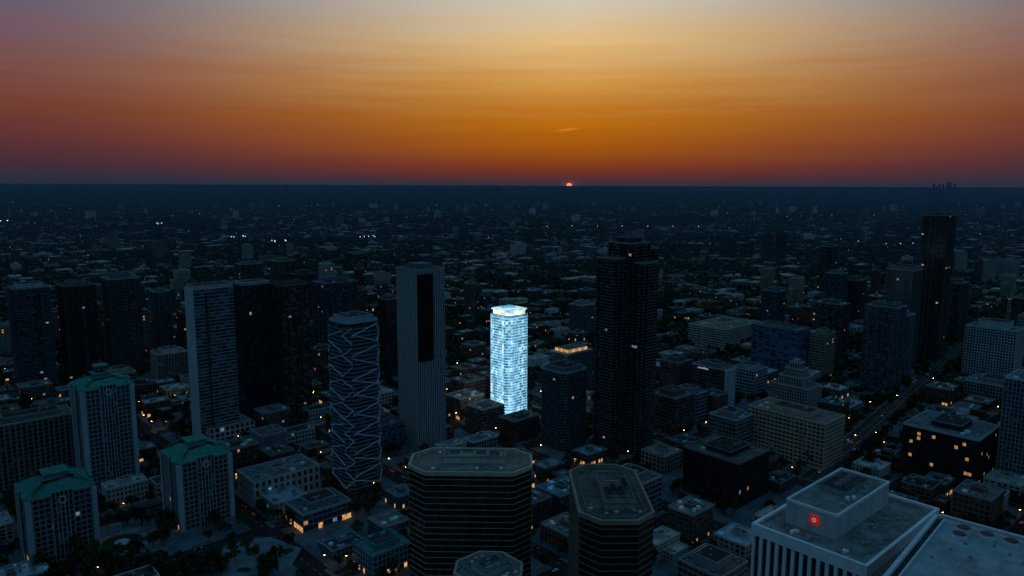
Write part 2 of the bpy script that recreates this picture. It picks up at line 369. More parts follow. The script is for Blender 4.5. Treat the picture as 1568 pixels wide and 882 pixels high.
def signed(x,y,w,d,h):
    o=tower('bank_office_block',x,y,w,d,h,{**office,'wall':'concrete_dark'},wall_r='concrete')
    M=MB(); M.box(0,-d/2-1.2,w*.96,1.2,0,h,'concrete_light')
    for k in range(1,int(h/3.8)): M.box(0,-d/2-1.95,w*.9,.2,k*3.8,k*3.8+1.4,'concrete')
    for i in range(9): M.box(-w/2-.75,d*.3-i*1.6,.3,1.0,h-3.2,h-3.2+random.choice([1.2,1.6,1.9]),'sign_white')
    c=M.obj('end_wall_and_sign',(0,0,0)); c.parent=o
signed(235,840,22,43,50)
tower('office_block',297,900,31,31,33,{**office,'wall':'concrete_light'})
tower('retail_hall',351,1200,104,69,32,{**office,'wall':'concrete_light'},units=25,ph=(.3,.3,5))
tower('blue_glass_office_block',370,1000,33,66,66,{**bluegl,'pier':(9,2.6,.6,'glass_blue')},ph=(.5,.6,4))
tower('apartment_tower',504,1150,27,46,75,condo)
tower('apartment_tower',622,1350,34,48,87,condo)
tower('apartment_tower',477,930,28,39,107,{**condo,'lit':.003},ph=(.8,.7,4))
tower('condo_tower',561,1050,35,35,140,condol,ph=(1.0,.9,5))
tower('dark_condo_skyscraper',633,1100,34,34,215,{**condo,'balc':.3,'panes':('glass_dark','bronze_panel'),'pw':(4,1)},ph=(.96,.9,4))
tower('apartment_tower',729,1700,28,28,118,condo)
tower('apartment_tower',535,1000,24,26,84,condol)
tower('apartment_tower',745,1230,34,30,98,condo)
tower('apartment_tower',462,1290,28,30,74,condo)
tower('apartment_tower',830,1180,40,28,80,condol)
tower('apartment_tower',575,1300,26,26,104,condol)
tower('apartment_tower',690,1480,40,24,70,condol)
tower('institutional_building',655,985,38,60,69,{**grid,'wall':'concrete_light'},ph=(.6,.6,9),phm='concrete_light')
tower('lowrise_wing',590,870,50,60,24,{**grid,'wall':'concrete'},units=10)
def deco(x,y):
    reg(x,y,36,47); M=MB(); st=dict(fh=3.6,wall='stone_beige',slab=(.1,1),pier=(3,1.1,.6),lit=.01)
    for w,d,z0,z1 in ((34,46,0,26),(24,30,26.02,36),(16,20,36.02,45),(10,12,45.02,52)):
        facade(M,rect(w,d,0),z0,z1,**st); M.ring(offset(rect(w,d),.7),offset(rect(w,d),-.5),z1-.5,z1+1.2,'stone_beige')
    M.box(0,0,6,7,52.02,56,'concrete_light'); M.cyl(0,0,.3,56,64,'grey_metal',6)
    M.obj('stepped_art_deco_building',(x,y,BZ),R42)
deco(336,850)
tower('beige_office_building',274,690,40,78,43,beige,ph=(.45,.5,4),units=10)
tower('dark_glass_office_block',182,600,48,52,38,{**darkglass,'wall':'dark_metal'},ph=(.6,.5,4),units=9)
tower('office_block',215,700,30,30,36,office); tower('office_block',170,760,34,34,40,{**office,'wall':'concrete_dark'}); tower('office_block',195,790,26,30,34,office)
tower('bronze_office_building',395,640,58,60,46,dict(fh=4,wall='bronze_panel',core='glass_dark',slab=(.1,1.2),pier=(3,.3,.4),panes=('glass_dark','bronze_panel'),pw=(4,1),lit=.1,litm=('window_lit',)),ph=(.5,.4,5),wall_r='concrete',phm='dark_metal',units=9)
tower('ribbed_office_tower',452,615,41,41,96,{**ribs,'wall':'concrete','pier':(3,.8,.8)},ph=(.6,.6,4))
def bank(x,y):
    w,d,h=88,55,88; reg(x,y,w,d); M=MB(); p=[(-w/2,-d/2),(w/2,-d/2),(w/2,d/2),(-w/2,d/2)]
    facade(M,p,0,h,fh=3.9,wall='dark_metal',slab=(.1,1),pier=(4.3,1.7,1.2,'white_metal'),panes=('glass_dark','glass_mid'),pw=(4,1),lit=.002)
    M.ring(offset(p,1.3),offset(p,-.4),h-4.5,h+1.3,'white_metal')
    M.box(2,6,62,26,h+.02,h+12,'concrete_light','roof_gravel'); M.ring(rect(62.5,26.5,0,2,6),rect(60.8,24.8,0,2,6),h+11.6,h+13,'white_metal')
    M.box(10,7,26,14,h+12.02,h+15,'grey_metal','roof_dark')
    for i in range(4): M.cyl(2+i*5.5,7,1.9,h+15.02,h+16.6,'grey_metal',16,'dark_metal')
    for i in range(7): M.box(-18+random.uniform(-3,3)+i*6,-3+random.uniform(-2,2),2,1.6,h+12.03,h+13.6,random.choice(['grey_metal','white_metal']))
    # red sign with a white emblem
    M.box(-29.25,4,.5,4.6,h+4.5,h+9,'sign_red')
    for k in range(8):
        a0=k*math.pi/4;a1=a0+math.pi/4
        M.beam((-29.6,4+.9*math.cos(a0),h+6.75+.9*math.sin(a0)),(-29.6,4+.9*math.cos(a1),h+6.75+.9*math.sin(a1)),.22,'sign_white')
    for i in range(12): M.box(random.uniform(-41,-33),random.uniform(-22,22),random.uniform(1,3),random.uniform(1,3),h+.02,h+random.uniform(.6,2),random.choice(['grey_metal','white_metal']))
    for i in range(14): M.box(random.uniform(-28,41),random.uniform(-24,-11),random.uniform(1,3),random.uniform(1,2),h+.02,h+random.uniform(.5,1.5),random.choice(['grey_metal','concrete']))
    M.obj('white_finned_bank_tower',(x,y,BZ),R42)
bank(175,364)
def nearroof(x,y):
    w,d,h=80,60,105; reg(x,y,w,d); M=MB(); p=rect(w,d,2.5)
    facade(M,p,0,h,fh=3.9,wall='concrete_dark',slab=(.2,1.4),pier=(4,.8,.5),roof='roof_white',lit=.003)
    M.ring(offset(p,.6),offset(p,-1),h-3,h+1.8,'white_metal')
    M.ring(offset(p,-1.02),offset(p,-3.4),h-.5,h+.25,'roof_dark')
    M.ring(offset(p,-3.5),offset(p,-4.2),h+.01,h+1.2,'white_metal')
    for i,(cx,cy) in enumerate(((31,17),(31,8),(31,-1),(23,17),(31,-10))):
        M.cyl(cx,cy,3.1,h+.02,h+2.2,'white_metal',28,'grey_metal'); M.cyl(cx,cy,2.4,h+2.22,h+2.5,'dark_metal',28)
    M.box(-10,-5,26,18,h+.02,h+5,'concrete_light','roof_white')
    for i in range(18): M.box(random.uniform(-34,34),random.uniform(-22,22),random.uniform(.6,2),random.uniform(.6,2),h+.02,h+random.uniform(.4,1.3),'grey_metal')
    for i in range(5): M.box(10,-20+i*3,24,.3,h+.3,h+.6,'grey_metal')
    M.obj('white_roofed_office_tower',(x,y,BZ),math.radians(47))
nearroof(195,280)
def octo(name,x,y,w,d,ch,h,rot,ph):
    reg(x,y,w,d,rot); M=MB(); p=rect(w,d,ch)
    facade(M,p,0,h,fh=3.7,wall='stone_beige',core='glass_dark',slab=(.3,.22),pier=(2.4,.12,.12,'dark_metal'),panes=('glass_dark','bronze_panel'),pw=(5,1),lit=.001)
    M.ring(offset(p,.6),offset(p,-.8),h-1.3,h+1.2,'stone_beige')
    q=offset(p,-4.5); M.ring(offset(p,-3.8),q,h+.01,h+.8,'concrete')
    M.box(ph[0],ph[1],ph[2],ph[3],h+.02,h+3.6,'concrete_light','roof_gravel')
    M.ring(rect(ph[2]+.4,ph[3]+.4,0,ph[0],ph[1]),rect(ph[2]-.8,ph[3]-.8,0,ph[0],ph[1]),h+3.3,h+4.3,'grey_metal')
    for i in range(4): M.box(ph[0]+(i-1.5)*.22*ph[2],ph[1]+random.uniform(-.25,.25)*ph[3],ph[2]*.17,ph[3]*.25,h+3.63,h+5.2+.2*i,'grey_metal','roof_dark')
    for i in range(3): M.beam((ph[0]-ph[2]/2+2,ph[1]-ph[3]*.3+i*ph[3]*.25,h+4.2),(ph[0]+ph[2]/2-2,ph[1]-ph[3]*.3+i*ph[3]*.25,h+4.2),.3,'white_metal')
    for i in range(16):
        M.box(random.uniform(-.36,.36)*w,random.choice([-1,1])*d*random.uniform(.3,.38),random.uniform(.8,2.5),random.uniform(.8,2),h+.02,h+random.uniform(.6,1.6),random.choice(['grey_metal','white_metal']))
    M.obj(name,(x,y,BZ),rot)
octo('octagonal_office_tower',-25,441,75,40,11,88,math.radians(-1),(2,3,38,13))
octo('octagonal_office_tower',55,396,39,76,10,88,math.radians(1),(3,-3,16,42))
octo('octagonal_office_tower',-12,372,34,34,9,54,R42,(0,0,14,12))
tower('copper_trimmed_office_block',-88,475,30,26,16,{**grid,'wall':'concrete','shop':.4},ph=(.6,.6,4),phm='copper_green',wall_r='copper_green')
tower('office_block',125,430,30,30,28,{**office,'wall':'concrete_light'},units=9)
tower('office_block',95,560,34,34,30,office,units=9)
tower('glass_office_block',-128,700,34,30,28,bluegl)
# ---------------------------------------------------------------- ground, roads, pavement
M=MB(); S=70000; M.face([(-S,-S,0),(S,-S,0),(S,S,0),(-S,S,0)],'ground_mat'); M.obj('ground')
M=MB(); c=[pq2xy(*t) for t in ((-600,-1400),(1900,-1400),(1900,1700),(-600,1700))]
M.face([(x,y,.01) for x,y in c],'asphalt'); M.obj('road')
PP,QP=130,95; P0,Q0=215,325
def infrustum(x,y,lo,hi,m=90): return lo<y<hi and abs(x)<.76*y+m
AV0=Vector((268,622));AV1=Vector((900,1376)); AVd=(AV1-AV0).normalized(); AVn=Vector((AVd.y,-AVd.x))
def avdist(x,y):
    v=Vector((x,y))-AV0; s=v.dot(AVd)
    return abs(v.dot(AVn)) if 0<s<(AV1-AV0).length else 1e9
M=MB()
def strip(M,o0,o1,s0,s1,z,m,z1=None):
    p=[AV0+AVd*s0+AVn*o0,AV0+AVd*s1+AVn*o0,AV0+AVd*s1+AVn*o1,AV0+AVd*s0+AVn*o1]
    p=[tuple(v) for v in p][::-1]
    if z1: M.prism(p,z,z1,m)
    else: M.face([(*v,z) for v in p],m)
LA=(AV1-AV0).length
strip(M,-13,13,0,LA,.146,'asphalt'); M.obj('road')
M=MB(); strip(M,-18,-13.1,0,LA,.1,'paving',.27); strip(M,13.1,18,0,LA,.1,'paving',.27); M.obj('pavement')
AK=MB()
for s in range(0,int(LA),9):
    for o in (-6.5,0,6.5): strip(AK,o-.15,o+.15,s,s+4.5,.152,'road_paint')
AK.obj('road_markings')
blocks=[]
PM=MB(); KM=MB()
for i in range(-8,18):
    for j in range(-20,20):
        p0=P0+i*PP+8; p1=P0+(i+1)*PP-8; q0=Q0+j*QP+7; q1=Q0+(j+1)*QP-7
        x,y=pq2xy((p0+p1)/2,(q0+q1)/2)
        if not infrustum(x,y,150,1750,150) : continue
        pts=[pq2xy(*t) for t in ((p0,q0),(p1,q0),(p1,q1),(p0,q1))]
        PM.prism(pts,.012,.14,'paving',bottom=False)
        blocks.append((p0,p1,q0,q1,x,y))
        if y<1300:
            for s in range(int((p1-p0)/9)):
                pp=p0+s*9; a=[pq2xy(*t) for t in ((pp,q0-7.1),(pp+4,q0-7.1),(pp+4,q0-6.85),(pp,q0-6.85))]
                KM.face([(u,v,.016) for u,v in a],'road_paint')
            for s in range(int((q1-q0)/9)):
                qq=q0+s*9; a=[pq2xy(*t) for t in ((p0-8.1,qq),(p0-7.85,qq),(p0-7.85,qq+4),(p0-8.1,qq+4))]
                KM.face([(u,v,.016) for u,v in a],'road_paint')
            for s in range(8):
                qq=q0-6.3+s*1.7; a=[pq2xy(*t) for t in ((p0-3.6,qq-.6),(p0-.4,qq-.6),(p0-.4,qq),(p0-3.6,qq))]
                KM.face([(u,v,.017) for u,v in a],'road_paint')
PM.obj('pavement'); KM.obj('road_markings')
M=MB(); M.cyl(-282,505,38,.141,.3,'plaza_stone',40); M.cyl(-282,505,14,.31,.6,'grass',30); M.cyl(-282,505,5,.61,1.2,'concrete_light',24)
for k in range(12): M.beam((-282+15*math.cos(k*.5236),505+15*math.sin(k*.5236),.3),(-282+37*math.cos(k*.5236),505+37*math.sin(k*.5236),.3),.3,'concrete_light')
M.obj('plaza'); FOOT.append((*xy2pq(-282,505),40,40))
M=MB()
pz=[(-212,470),(-190,455),(-150,470),(-150,498),(-178,515),(-205,505)]
M.prism(pz,.141,.28,'plaza_stone')
pr=random.Random(2)
for k,(a,b2) in enumerate(((-200,480),(-184,495),(-168,480),(-180,468),(-160,494))):
    rad=4+k%3; M.prism([(a+rad*pr.uniform(.7,1.3)*math.cos(t*.6283),b2+rad*.8*pr.uniform(.7,1.2)*math.sin(t*.6283)) for t in range(10)],.281,.7,'grass')
M.obj('plaza'); FOOT.append((*xy2pq(-182,485),28,28))
# ---------------------------------------------------------------- filler low-rise prototypes
protos=[]
rr=random.Random(3)
walls=['brick','concrete','concrete_light','stone_beige','concrete_dark','brick']
for k in range(22):
    tall=k>=17
    w=rr.uniform(18,34);d=rr.uniform(16,28);h=rr.choice([7,9,11,14,18,22]) if not tall else rr.choice([32,40,48,56]); M=MB()
    wl=rr.choice(walls)
    st=dict(fh=3.4,wall=wl,slab=(.2,rr.uniform(.9,1.7)),pier=(rr.uniform(2.8,4.5),rr.uniform(.5,1.6),.3),lit=.025,roof=rr.choice(['roof_gravel','roof_dark','roof_white','roof_gravel','roof_dark']),rnd=rr)
    p=rect(w,d); facade(M,p,0,h,**st,shop=[.0,.35,.0,.1][k%4]); rooftop(M,p,h,wl,rr.choice([(.3,.3,3),(.2,.4,3),None]) if not tall else (.5,.5,4),rr.randint(4,12),par=.9,rnd=rr)
    if k%3==0:
        p=rect(w*.6,9,0,w*.1,-d/2-4.85); facade(M,p,0,h*.5,**st); rooftop(M,p,h*.5,wl,None,3,rnd=rr)
    if k%4==1:
        p=rect(9,d*.6,0,w/2+4.85,0); facade(M,p,0,h*.7,**st); rooftop(M,p,h*.7,wl,None,2,rnd=rr)
    protos.append((M.mesh('lowrise_building'),w+(9 if k%4==1 else 0),d+ (9 if k%3==0 else 0),h))
def free(p,q,hw,hd):
    for a,b_,c,d in FOOT:
        if abs(p-a)<hw+c and abs(q-b_)<hd+d: return False
    u,v=pq2xy(p,q)
    return avdist(u,v)>19+max(hw,hd)*.9
treepts=[]
nb=0
for p0,p1,q0,q1,x,y in blocks:
    if not infrustum(x,y,400,1750,60): continue
    nx=3;ny=2
    for a in range(nx):
        for c in range(ny):
            pc=p0+(a+.5)*(p1-p0)/nx; qc=q0+(c+.5)*(q1-q0)/ny
            u,v=pq2xy(pc,qc)
            tallp=.1 if y>900 else .0
            if x<-150 and y>1000: tallp=.2
            if x>450 and y>900: tallp=.2
            if 950<y and -50<u<450: tallp=.02
            k=rr.randint(17,21) if rr.random()<tallp else rr.randint(0,16)
            me,w,d,h=protos[k]
            if not free(pc,qc,w/2+1,d/2+1):
                if free(pc,qc,4,4):
                    for _ in range(4): treepts.append((u+rr.uniform(-8,8),v+rr.uniform(-8,8)))
                continue
            if rr.random()<(.15 if y<900 else .42):
                for _ in range(11): treepts.append((u+rr.uniform(-16,16),v+rr.uniform(-16,16)))
                continue
            s=rr.uniform(.85,1.1)
            place(me,'lowrise_building' if k<17 else 'apartment_block',(u,v,BZ),R42+rr.choice([0,math.pi]),(s,s,rr.uniform(.8,1.25))); nb+=1
            for _ in range(5):
                t=(pc+rr.choice([-1,1])*(p1-p0)/nx/2,qc+rr.uniform(-18,18))
                if rr.random()<.6 and free(*t,1,1): treepts.append(pq2xy(*t))
    for s in range(9):
        for q in (q0+2,q1-2):
            pp=p0+6+s*(p1-p0-12)/8
            if free(pp,q,1,1) and rr.random()<.65: treepts.append(pq2xy(pp,q))
for _ in range(70): treepts.append((-240+rr.uniform(-60,50),462+rr.uniform(-14,10)))
for _ in range(50):
    a=rr.uniform(0,6.28); treepts.append((-282+30*math.cos(a)+rr.uniform(-3,3),505+30*math.sin(a)+rr.uniform(-2,2)))
for _ in range(14): treepts.append((-180+rr.uniform(-24,24),485+rr.uniform(-18,20)))
for _ in range(60):
    t=(340+rr.uniform(-30,30),680+rr.uniform(-40,40))
    if avdist(*t)>16: treepts.append(t)
for s in range(0,int(LA),9):
    for o in (-16,16):
        if rr.random()<.8: t=AV0+AVd*s+AVn*o; treepts.append((t.x,t.y))
# ---------------------------------------------------------------- trees
def treeproto(seed):
    r=random.Random(seed); M=MB(); H=r.uniform(9,12)
    def limb(a,b_,r0,r1):
        a=Vector(a);b_=Vector(b_);d=(b_-a).normalized();u=d.orthogonal().normalized();w=d.cross(u);k=len(M.v);n=6
        for p,rad in ((a,r0),(b_,r1)):
            for i in range(n): M.v.append(tuple(p+(u*math.cos(i*1.0472)+w*math.sin(i*1.0472))*rad))
        mi=M.mi('bark')
        for i in range(n): j=(i+1)%n; M.f.append((k+i,k+j,k+n+j,k+n+i)); M.m.append(mi)
    limb((0,0,0),(0,0,H*.45),.28,.18)
    ends=[]
    for i in range(6):
        a=i*1.05+r.uniform(-.3,.3); e=(math.cos(a)*H*.26,math.sin(a)*H*.26,H*r.uniform(.55,.8)); limb((0,0,H*.38),e,.13,.05); ends.append(e)
    ends.append((0,0,H*.85))
    for e in ends:
        for c in range(4):
            cx,cy,cz=(e[0]+r.gauss(0,.9),e[1]+r.gauss(0,.9),e[2]+r.gauss(0,.8)); m=r.choice(['foliage','foliage_dark'])
            for l in range(20):
                v=Vector((r.gauss(0,1),r.gauss(0,1),r.gauss(0,1))).normalized()*r.uniform(.6,1.35)
                p=Vector((cx,cy,cz))+v; t=Vector((r.gauss(0,1),r.gauss(0,1),r.gauss(0,1))).normalized(); s=v.cross(t).normalized()*.42; t=t*.42
                M.face([tuple(p+s),tuple(p+t),tuple(p-s),tuple(p-t)],m)
    return M.mesh('tree')
tp=[treeproto(i) for i in range(4)]
near=[t for t in treepts if t[1]<850]
for u,v in near:
    s=rr.uniform(.7,1.3); place(rr.choice(tp),'tree',(u,v,BZ),rr.uniform(0,6.28),(s,s,s*rr.uniform(.9,1.15)))
def arrmesh(name,V,F,mats,mi=None):
    me=bpy.data.meshes.new(name); nv=len(V);nf=len(F)
    me.vertices.add(nv); me.vertices.foreach_set('co',V.astype(np.float32).ravel())
    me.loops.add(nf*3); me.loops.foreach_set('vertex_index',F.astype(np.int32).ravel())
    me.polygons.add(nf); me.polygons.foreach_set('loop_start',np.arange(0,nf*3,3,dtype=np.int32))
    for m in mats: me.materials.append(MATS[m])
    if mi is not None: me.polygons.foreach_set('material_index',mi.astype(np.int32))
    me.update(calc_edges=True); me.validate(); return place(me,name,(0,0,0))
t_=(1+5**.5)/2
ico=np.array([(-1,t_,0),(1,t_,0),(-1,-t_,0),(1,-t_,0),(0,-1,t_),(0,1,t_),(0,-1,-t_),(0,1,-t_),(t_,0,-1),(t_,0,1),(-t_,0,-1),(-t_,0,1)])/1.9
icf=np.array([(0,11,5),(0,5,1),(0,1,7),(0,7,10),(0,10,11),(1,5,9),(5,11,4),(11,10,2),(10,7,6),(7,1,8),(3,9,4),(3,4,2),(3,2,6),(3,6,8),(3,8,9),(4,9,5),(2,4,11),(6,2,10),(8,6,7),(9,8,1)])
def scatter(n,lo,hi,pw=1.0):
    y=lo+(hi-lo)*rng.random(n)**pw; x=(rng.random(n)*2-1)*(.74*y+60)
    return np.stack([x,y],1)
def dens(P):
    x,y=P[:,0],P[:,1]
    v=np.sin(x*.0031+1.3)*np.cos(y*.0023)+.7*np.sin(x*.0072-y*.0043)+.6*np.sin(y*.0091+x*.002+2)+.5*np.sin((x+y)*.015)
    return 1/(1+np.exp(-2.6*v))
def topq(P): return np.stack([P[:,0]*E1[0]+P[:,1]*E1[1],P[:,0]*E2[0]+P[:,1]*E2[1]],1)
def froq(Q): return np.stack([Q[:,0]*E1[0]+Q[:,1]*E2[0],Q[:,0]*E1[1]+Q[:,1]*E2[1]],1)
hp=np.concatenate([scatter(13000,1700,4600,1),scatter(8000,4600,11000,1)])
hp=hp[rng.random(len(hp))<.12+.88*dens(hp)]
q=topq(hp); alt=rng.random(len(q))<.62
q[alt,1]=np.round(q[alt,1]/30)*30+np.where(np.round(q[alt,1]/30)%2==0,4,-4)+rng.normal(0,2.2,alt.sum())
q[~alt,0]=np.round(q[~alt,0]/65)*65+rng.normal(0,5,(~alt).sum())
hp=froq(q); n=len(hp)
big=rng.random(n)<.08
w=rng.uniform(4,7.5,n)*(1+big*rng.uniform(1,4.5,n));d=rng.uniform(5,8,n)*(1+big*rng.uniform(.6,2,n)); h=rng.uniform(5,8,n)+big*3
rh=np.where(big,.3,rng.uniform(2,4,n)); ang=R42+np.where(alt,0,math.pi/2)+rng.normal(0,.05,n)
base=np.array([(-1,-1,0),(1,-1,0),(1,1,0),(-1,1,0),(-1,-1,1),(1,-1,1),(1,1,1),(-1,1,1)],float)
X=np.concatenate([base[:,0],[0,0]]);Y=np.concatenate([base[:,1],[-1,1]])
xx=X[None]*w[:,None]; yy=Y[None]*d[:,None]; zz=np.concatenate([np.repeat(base[None,:,2],n,0)*h[:,None],np.repeat((h+rh)[:,None],2,1)],1)
ca,sa=np.cos(ang)[:,None],np.sin(ang)[:,None]
V=np.stack([xx*ca-yy*sa+hp[:,0:1],xx*sa+yy*ca+hp[:,1:2],zz],2)
tf=np.array([(0,1,5),(0,5,4),(1,2,6),(1,6,5),(2,3,7),(2,7,6),(3,0,4),(3,4,7),(4,5,8),(6,7,9),(5,6,9),(5,9,8),(7,4,8),(7,8,9)])
F=tf[None]+10*np.arange(n)[:,None,None]
wm=rng.choice([0,0,1,2],n,p=[.3,.3,.35,.05]); rm=np.where(big,rng.choice([4,5,5],n),rng.choice([3,3,3,4,4,5],n,p=[.25,.25,.2,.15,.11,.04]))
mi=np.concatenate([np.repeat(wm[:,None],10,1),np.repeat(rm[:,None],4,1)],1)
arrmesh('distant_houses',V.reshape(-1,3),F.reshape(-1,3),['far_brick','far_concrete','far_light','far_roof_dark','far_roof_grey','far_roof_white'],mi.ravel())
pts=np.concatenate([scatter(50000,1000,4600,.95),scatter(13000,4600,11000,1)])
pts=pts[rng.random(len(pts))<1.0-.45*dens(pts)]
inner=(pts[:,1]<1700)&(rng.random(len(pts))<.6); pts=pts[~inner]
far=np.array([t for t in treepts if t[1]>=850]); pts=np.concatenate([pts,far])
pq=topq(pts)
keep=np.ones(len(pts),bool)
for a,b_,c,d in FOOT: keep&=~((abs(pq[:,0]-a)<c+3)&(abs(pq[:,1]-b_)<d+3))
keep&=np.array([avdist(a,b_)>14 for a,b_ in pts])
pts=pts[keep]; n=len(pts)
K=2
cen=np.repeat(pts,K,0)+rng.normal(0,2.8,(n*K,2)); fr=(cen[:,1]>4600); rad=rng.uniform(2.2,5.0,n*K)*(1+.5*fr); cz=rng.uniform(3.5,8,n*K)
V=ico[None]*rad[:,None,None]*rng.uniform(.6,1.35,(n*K,12,1)); V[:,:,0]+=cen[:,0:1];V[:,:,1]+=cen[:,1:2];V[:,:,2]+=cz[:,None]
F=icf[None]+12*np.arange(n*K)[:,None,None]
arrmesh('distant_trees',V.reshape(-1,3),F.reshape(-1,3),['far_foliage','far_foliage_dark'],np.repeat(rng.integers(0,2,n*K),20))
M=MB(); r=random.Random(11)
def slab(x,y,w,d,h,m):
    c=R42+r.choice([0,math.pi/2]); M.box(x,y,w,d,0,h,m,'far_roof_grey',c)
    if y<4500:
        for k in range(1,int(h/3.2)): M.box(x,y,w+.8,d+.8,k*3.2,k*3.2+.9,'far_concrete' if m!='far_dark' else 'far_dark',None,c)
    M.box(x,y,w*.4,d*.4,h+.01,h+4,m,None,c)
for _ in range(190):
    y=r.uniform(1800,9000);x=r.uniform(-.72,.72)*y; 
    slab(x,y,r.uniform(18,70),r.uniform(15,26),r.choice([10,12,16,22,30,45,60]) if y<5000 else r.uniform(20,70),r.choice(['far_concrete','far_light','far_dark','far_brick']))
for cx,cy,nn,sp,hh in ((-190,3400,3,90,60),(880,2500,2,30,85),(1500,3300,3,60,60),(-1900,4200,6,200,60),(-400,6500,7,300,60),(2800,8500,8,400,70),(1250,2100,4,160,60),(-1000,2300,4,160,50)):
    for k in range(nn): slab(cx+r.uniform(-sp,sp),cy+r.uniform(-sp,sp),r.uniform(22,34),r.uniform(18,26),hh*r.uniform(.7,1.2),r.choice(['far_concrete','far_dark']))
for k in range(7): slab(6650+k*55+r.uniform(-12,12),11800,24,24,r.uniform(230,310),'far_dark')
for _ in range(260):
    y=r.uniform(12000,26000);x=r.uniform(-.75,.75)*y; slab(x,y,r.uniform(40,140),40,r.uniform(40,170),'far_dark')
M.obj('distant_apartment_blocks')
# ---------------------------------------------------------------- lamps
M=MB(); M.cyl(0,0,.12,0,8,'grey_metal',6); M.beam((0,0,7.9),(1.8,0,8.3),.12,'grey_metal'); M.box(1.9,0,.9,.5,8.2,8.4,'grey_metal'); M.box(1.9,0,.8,.42,8.05,8.19,'lamp_warm')
lm=M.mesh('street_lamp'); r=random.Random(5)
for p0,p1,q0,q1,x,y in blocks:
    if not infrustum(x,y,420,1100,30): continue
    for s in range(3):
        if r.random()<(.75 if x<0 else .4):
            u,v=pq2xy(p0+10+s*40,q0+1.2)
            place(lm,'street_lamp',(u,v,BZ),R42-math.pi/2)
        if r.random()<.35:
            u,v=pq2xy(p0+1.2,q0+10+s*28)
            place(lm,'street_lamp',(u,v,BZ),R42+math.pi)
for s in range(10,int(LA*.5),70):
    t=AV0+AVd*s+AVn*13.6; place(lm,'street_lamp',(t.x,t.y,.27),math.atan2(-AVn.y,-AVn.x))
M=MB()
def dl(x,y,z,s,m): M.box(x,y,.4,.4,0,z,'grey_metal'); M.box(x,y,s,s,z+.01,z+s*.6,m)
for _ in range(240):
    y=1100+7500*r.random()**1.2; x=r.uniform(-.72,.72)*y; dl(x,y,r.uniform(9,16),.3+y/5500*r.uniform(.4,1.1),r.choice(['lamp_white','lamp_far_warm','lamp_far_warm']))
for cx,cy,nn,sp,s,m in ((-1210,3300,5,22,2.4,'lamp_white'),(-960,3050,5,26,2.4,'lamp_white'),(-640,3350,5,26,2.4,'lamp_white'),(-2050,4300,4,26,3,'lamp_white'),(-700,2100,5,20,1.6,'lamp_far_warm'),(1330,2050,2,8,2.4,'lamp_far_warm'),(700,4200,7,240,2.2,'lamp_white'),(-3100,4500,2,20,4,'lamp_white'),(1600,3100,4,100,1.8,'lamp_white')):
    for k in range(nn): dl(cx+(k-nn/2)*sp*.6,cy+r.uniform(-60,60),18,s,m)
M.obj('distant_street_lamps')
# ---------------------------------------------------------------- cars
def car(col):
    M=MB(); mi=M.mi(col)
    prof=[(-2.2,.35),(2.2,.35),(2.25,.75),(1.2,.95),(.5,1.42),(-1.1,1.45),(-1.9,1.0),(-2.25,.9)]
    k=len(M.v); n=len(prof)
    for sy in (-1,1):
        for x,z in prof: M.v.append((x,sy*(.9 if z<1.1 else .7),z))
    for i in range(n):
        j=(i+1)%n; M.f.append((k+i,k+n+i,k+n+j,k+j)); M.m.append(M.mi('glass_dark') if i in (3,5) else mi)
    M.f.append(tuple(k+i for i in range(n))); M.m.append(mi); M.f.append(tuple(k+n+i for i in reversed(range(n)))); M.m.append(mi)
    for x in (-1.4,1.4):
        for y in (-.8,.8):
            pts=[(x+.33*math.cos(a*.785),.33+.33*math.sin(a*.785)) for a in range(8)]
            for yy in (y-.12,y+.12): M.face([(px,yy,pz) for px,pz in pts],'tyre')
            for a in range(8): b2=(a+1)%8; M.face([(pts[a][0],y-.12,pts[a][1]),(pts[b2][0],y-.12,pts[b2][1]),(pts[b2][0],y+.12,pts[b2][1]),(pts[a][0],y+.12,pts[a][1])],'tyre')
    for y in (-.65,.65):
        M.box(2.27,y,.06,.35,.6,.75,'head_light'); M.box(-2.29,y,.06,.35,.7,.88,'tail_light')
    return M.mesh('car')
cars=[car('car_white'),car('car_dark'),car('car_red')]
for p0,p1,q0,q1,x,y in blocks:
    if not infrustum(x,y,430,1000,20): continue
    for s in range(4):
        if r.random()<.45:
            u,v=pq2xy(r.uniform(p0,p1),q0-4); place(r.choice(cars),'car',(u,v,.02),R42)
        if r.random()<.35:
            u,v=pq2xy(p0-4.5,r.uniform(q0,q1)); place(r.choice(cars),'car',(u,v,.02),R42+math.pi/2)
aa=math.atan2(AVd.y,AVd.x)
for _ in range(20):
    s=r.uniform(5,520); o=r.choice([-9.5,-3.5,3.5,9.5]); t=AV0+AVd*s+AVn*o; place(r.choice(cars),'car',(t.x,t.y,.15),aa+(math.pi if o<0 else 0))
# ---------------------------------------------------------------- sky
w=bpy.data.worlds.new('World'); sc.world=w; w.use_nodes=True; nt=w.node_tree; N=nt.nodes; L=nt.links
bg=N['Background']; tc=N.new('ShaderNodeTexCoord'); sp=N.new('ShaderNodeSeparateXYZ'); L.new(tc.outputs['Generated'],sp.inputs[0])
def mth(op,a,b_=None,c=None,clamp=False):
    m=N.new('ShaderNodeMath'); m.operation=op; m.use_clamp=clamp
    for i,v in enumerate((a,b_,c)):
        if v is None: continue
        if isinstance(v,(int,float)): m.inputs[i].default_value=v
        else: L.new(v,m.inputs[i])
    return m.outputs[0]
el=mth('MULTIPLY',mth('ARCSINE',sp.outputs[2]),57.29578)
az=mth('MULTIPLY',mth('ARCTAN2',sp.outputs[0],sp.outputs[1]),57.29578)
da=mth('ABSOLUTE',mth('SUBTRACT',az,4.3))
mpn=N.new('ShaderNodeMapping'); mpn.inputs['Scale'].default_value=(3,3,55); L.new(tc.outputs['Generated'],mpn.inputs[0])
